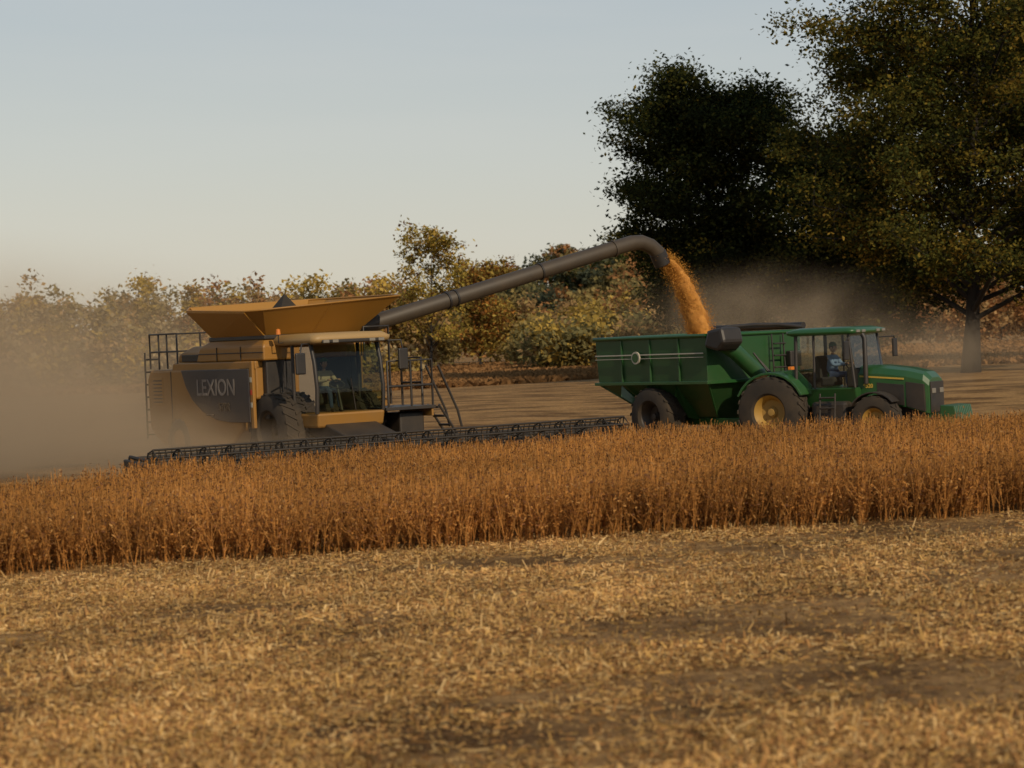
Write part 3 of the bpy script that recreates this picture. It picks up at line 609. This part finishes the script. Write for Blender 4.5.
# ---------------- drivers
def driver(name,M,loc,shirt):
    p=empty(name,M@Matrix.Translation(loc))
    def skin(nm,vs,es,rs,mat,lv=2):
        me=bpy.data.meshes.new(nm); me.from_pydata(vs,es,[]); o=bpy.data.objects.new(nm,me); sc(o); o.parent=p; me.materials.append(mat)
        o.modifiers.new('skin','SKIN')
        for i,r in enumerate(rs): me.skin_vertices[0].data[i].radius=(r[0],r[1]) if isinstance(r,tuple) else (r,r)
        me.skin_vertices[0].data[0].use_root=True
        s=o.modifiers.new('sub','SUBSURF'); s.levels=lv; s.render_levels=lv
        return o
    vs=[(0,0,.08),(0,0,.28),(.02,0,.46),(.02,0,.56), (.02,.17,.50),(.16,.24,.30),(.40,.14,.33), (.02,-.17,.50),(.16,-.24,.30),(.40,-.14,.33)]
    skin('torso_and_sleeves',vs,[(0,1),(1,2),(2,3),(2,4),(4,5),(5,6),(2,7),(7,8),(8,9)],[(.16,.12),(.16,.12),(.15,.11),.055,.07,.05,.034,.07,.05,.034],shirt)
    skin('trousers',[(0,0,.06),(.1,.09,.06),(.44,.11,.08),(.50,.11,-.34),(.1,-.09,.06),(.44,-.11,.08),(.50,-.11,-.34)],[(0,1),(1,2),(2,3),(0,4),(4,5),(5,6)],[.13,.09,.065,.045,.09,.065,.045],JEAN)
    for s in(-1,1):
        skin('shoe',[(.48,s*.11,-.37),(.56,s*.11,-.39),(.64,s*.11,-.40)],[(0,1),(1,2)],[.045,.045,.035],HAIR,1)
        v=[(.40,s*.14,.33),(.46,s*.13,.34)]; e=[(0,1)]; r=[.03,.035]
        for k in range(4):
            b=len(v); yy=s*(.10+.02*k); L_=.035+.004*(k in(1,2)); v+=[(.49,yy,.35),(.49+L_*.6,yy,.335),(.48+L_*.3,yy,.31)]; e+=[(1,b),(b,b+1),(b+1,b+2)]; r+=[.009,.009,.008]
        b=len(v); v+=[(.45,s*.09,.35),(.475,s*.075,.345)]; e+=[(1,b),(b,b+1)]; r+=[.011,.009]
        skin('hand',v,e,r,SKIN,1)
    skin('neck',[(.02,0,.54),(.03,0,.62)],[(0,1)],[.055,.055],SKIN,1)
    vv=[];ff=[];nu,nv=20,14
    for j in range(nv+1):
        ph=math.pi*j/nv
        for i in range(nu):
            th=2*math.pi*i/nu; x=math.sin(ph)*math.cos(th);y=math.sin(ph)*math.sin(th);z=math.cos(ph)
            sx=.098*(1-.1*max(0,-z)); sy=.076*(1-.28*max(0,-z)**1.5); q=[x*sx,y*sy,z*.118]
            if x>0.8 and abs(y)<.25 and -.35<z<.1: q[0]+=.024
            if x>.75 and abs(y)<.4 and -.62<z<-.45: q[0]+=.006
            if x>.7 and .25<abs(y)<.5 and 0<z<.2: q[0]-=.008
            vv.append((q[0]+.04,q[1],q[2]+.73))
    for j in range(nv):
        for i in range(nu): ff.append((j*nu+i,j*nu+(i+1)%nu,(j+1)*nu+(i+1)%nu,(j+1)*nu+i))
    mesh_obj('head',vv,ff,SKIN,p,smooth=True)
    for s in(-1,1):
        lathe('ear',[(.001,s*.012),(.022,s*.01),(.028,0)],.03,s*.076,.725,SKIN,p,n=10); lathe('eye',[(.001,.006),(.009,.004),(.012,-.004),(.001,-.006)],.128,s*.03,.742,BLK,p,n=8)
    mesh_obj('mouth',[(.134,-.02,.668),(.134,.02,.668),(.133,.018,.662),(.133,-.018,.662)],[(0,1,2,3)],RED,p)
    lathe('hair',[(.082,-.04),(.088,.0),(.084,.045)],.028,0,.745,HAIR,p,n=20,axis='z')
    lathe('cap',[(.001,.105),(.05,.095),(.085,.06),(.1,.0)],.035,0,.77,CAP,p,n=20,axis='z')
    mesh_obj('cap_brim',[(.12,-.07,.78),(.2,-.045,.768),(.215,0,.77),(.2,.045,.768),(.12,.07,.78)],[(0,1,2,3,4)],CAP,p)
driver('tractor_driver',TM,(1.13,0,1.66),SHIRT)
driver('combine_driver',CM,(.37,0,1.74),SHIRT2)

# ---------------- dust (real volumes)
def dustvol(name,lo,hi,blobs,dens,col,nsc=.35,contrast=(.35,.7),floor=.2,step=3.0):
    v=[(x,y,z) for x in(lo[0],hi[0]) for y in(lo[1],hi[1]) for z in(lo[2],hi[2])]
    f=[(0,1,3,2),(4,6,7,5),(0,4,5,1),(2,3,7,6),(0,2,6,4),(1,5,7,3)]
    m=bpy.data.materials.new(name); m.use_nodes=True; nt=m.node_tree; nt.nodes.clear(); L=nt.links.new
    o=N(nt,'ShaderNodeOutputMaterial'); vs=N(nt,'ShaderNodeVolumePrincipled'); vs.inputs['Color'].default_value=(*col,1); vs.inputs['Anisotropy'].default_value=.0
    g=N(nt,'ShaderNodeNewGeometry'); acc=None
    for (c,r,k) in blobs:
        s=N(nt,'ShaderNodeVectorMath',operation='SUBTRACT'); s.inputs[1].default_value=c; L(g.outputs['Position'],s.inputs[0])
        d=N(nt,'ShaderNodeVectorMath',operation='DIVIDE'); d.inputs[1].default_value=r; L(s.outputs[0],d.inputs[0])
        l=N(nt,'ShaderNodeVectorMath',operation='LENGTH'); L(d.outputs[0],l.inputs[0])
        mr=N(nt,'ShaderNodeMapRange',interpolation_type='SMOOTHERSTEP'); mr.inputs[1].default_value=1; mr.inputs[2].default_value=0; mr.inputs[3].default_value=0; mr.inputs[4].default_value=k; L(l.outputs['Value'],mr.inputs[0])
        if acc is None: acc=mr.outputs[0]
        else:
            a=N(nt,'ShaderNodeMath',operation='ADD'); L(acc,a.inputs[0]); L(mr.outputs[0],a.inputs[1]); acc=a.outputs[0]
    no=N(nt,'ShaderNodeTexNoise'); no.inputs['Scale'].default_value=nsc; no.inputs['Detail'].default_value=3; no.inputs['Distortion'].default_value=.6; L(g.outputs['Position'],no.inputs['Vector'])
    mr=N(nt,'ShaderNodeMapRange'); mr.inputs[1].default_value=contrast[0]; mr.inputs[2].default_value=contrast[1]; mr.inputs[3].default_value=floor; mr.inputs[4].default_value=dens; L(no.outputs[0],mr.inputs[0])
    mu=N(nt,'ShaderNodeMath',operation='MULTIPLY'); L(acc,mu.inputs[0]); L(mr.outputs[0],mu.inputs[1]); L(mu.outputs[0],vs.inputs['Density']); L(vs.outputs[0],o.inputs['Volume'])
    try: m.cycles.volume_step_rate=step
    except Exception as ex: print(ex)
    mesh_obj(name,v,f,m)
dustvol('dust_cloud',(-28,52,-1.4),(-1,84,7),[((-13,62,.3),(8.5,8,2.7),.6),((-16,68,1.4),(14,16,5.2),.20),((-7.2,59.0,.0),(4.7,4,1.8),.75),((-5.2,56.6,-.1),(3.2,2.6,1.3),.6)],1.0,(.84,.62,.40),floor=.15)
dustvol('grain_dust_cloud',(1,67.5,1.0),(19,80,6.5),[((7.5,72.5,3.0),(6,5,2.6),.24),((12.5,74,2.3),(6,5,1.8),.17)],1.0,(.86,.64,.41),nsc=.6,floor=.03)
# sky / sun
w_=bpy.data.worlds.new('World'); S.world=w_; w_.use_nodes=True; nt=w_.node_tree; bg=nt.nodes['Background']; L=nt.links.new
sk=nt.nodes.new('ShaderNodeTexSky'); sk.sky_type='NISHITA'; sk.sun_disc=False; el,az=math.radians(32),math.radians(152)
sk.sun_elevation=el; sk.sun_rotation=az; sk.air_density=1.0; sk.dust_density=.8; sk.ozone_density=1.0
ST=.10
tc=nt.nodes.new('ShaderNodeTexCoord'); sp=nt.nodes.new('ShaderNodeSeparateXYZ'); L(tc.outputs['Generated'],sp.inputs[0])
cr=nt.nodes.new('ShaderNodeValToRGB'); e=cr.color_ramp.elements
e[0].position=0; e[0].color=(.64,.58,.47,1); e[1].position=.16; e[1].color=(.44,.49,.52,1); k=e.new(.07); k.color=(.56,.56,.52,1); k=e.new(.6); k.color=(.20,.27,.36,1)
L(sp.outputs['Z'],cr.inputs[0])
mp=nt.nodes.new('ShaderNodeMapping'); mp.inputs['Scale'].default_value=(2.5,2.5,22); mp.inputs['Rotation'].default_value=(0,math.radians(-6),0); L(tc.outputs['Generated'],mp.inputs[0])
cn=nt.nodes.new('ShaderNodeTexNoise'); cn.inputs['Scale'].default_value=1.6; cn.inputs['Detail'].default_value=4; L(mp.outputs[0],cn.inputs['Vector'])
cm=nt.nodes.new('ShaderNodeMapRange'); cm.inputs[1].default_value=.45; cm.inputs[2].default_value=.75; cm.inputs[3].default_value=0; cm.inputs[4].default_value=.28; L(cn.outputs[0],cm.inputs[0])
cx=nt.nodes.new('ShaderNodeMixRGB'); cx.inputs[2].default_value=(.62,.60,.56,1); L(cm.outputs[0],cx.inputs[0]); L(cr.outputs[0],cx.inputs[1])
sc_=nt.nodes.new('ShaderNodeVectorMath'); sc_.operation='SCALE'; sc_.inputs['Scale'].default_value=1/ST; L(cx.outputs[0],sc_.inputs[0])
mt=nt.nodes.new('ShaderNodeMixRGB'); mt.inputs[0].default_value=.82; L(sk.outputs[0],mt.inputs[1]); L(sc_.outputs[0],mt.inputs[2])
L(mt.outputs[0],bg.inputs[0]); bg.inputs[1].default_value=ST
sd=Vector((math.sin(az)*math.cos(el),math.cos(az)*math.cos(el),math.sin(el)))
sl=bpy.data.lights.new('sun','SUN'); sl.energy=3.1; sl.angle=math.radians(.5); sl.color=(1,.82,.58); so=bpy.data.objects.new('sun',sl); sc(so); so.rotation_euler=(-sd).to_track_quat('-Z','Y').to_euler(); so.location=(30,-20,40)
cam=bpy.data.cameras.new('camera'); co=bpy.data.objects.new('camera',cam); sc(co); co.location=(0,0,3.06); co.rotation_euler=(math.radians(90-1.26),0,0)
cam.lens=86.1; cam.sensor_width=36; cam.clip_end=6000; cam.dof.use_dof=True; cam.dof.focus_distance=62; cam.dof.aperture_fstop=1.9
S.camera=co
S.view_settings.view_transform='Standard'; S.view_settings.look='None'; S.view_settings.exposure=0
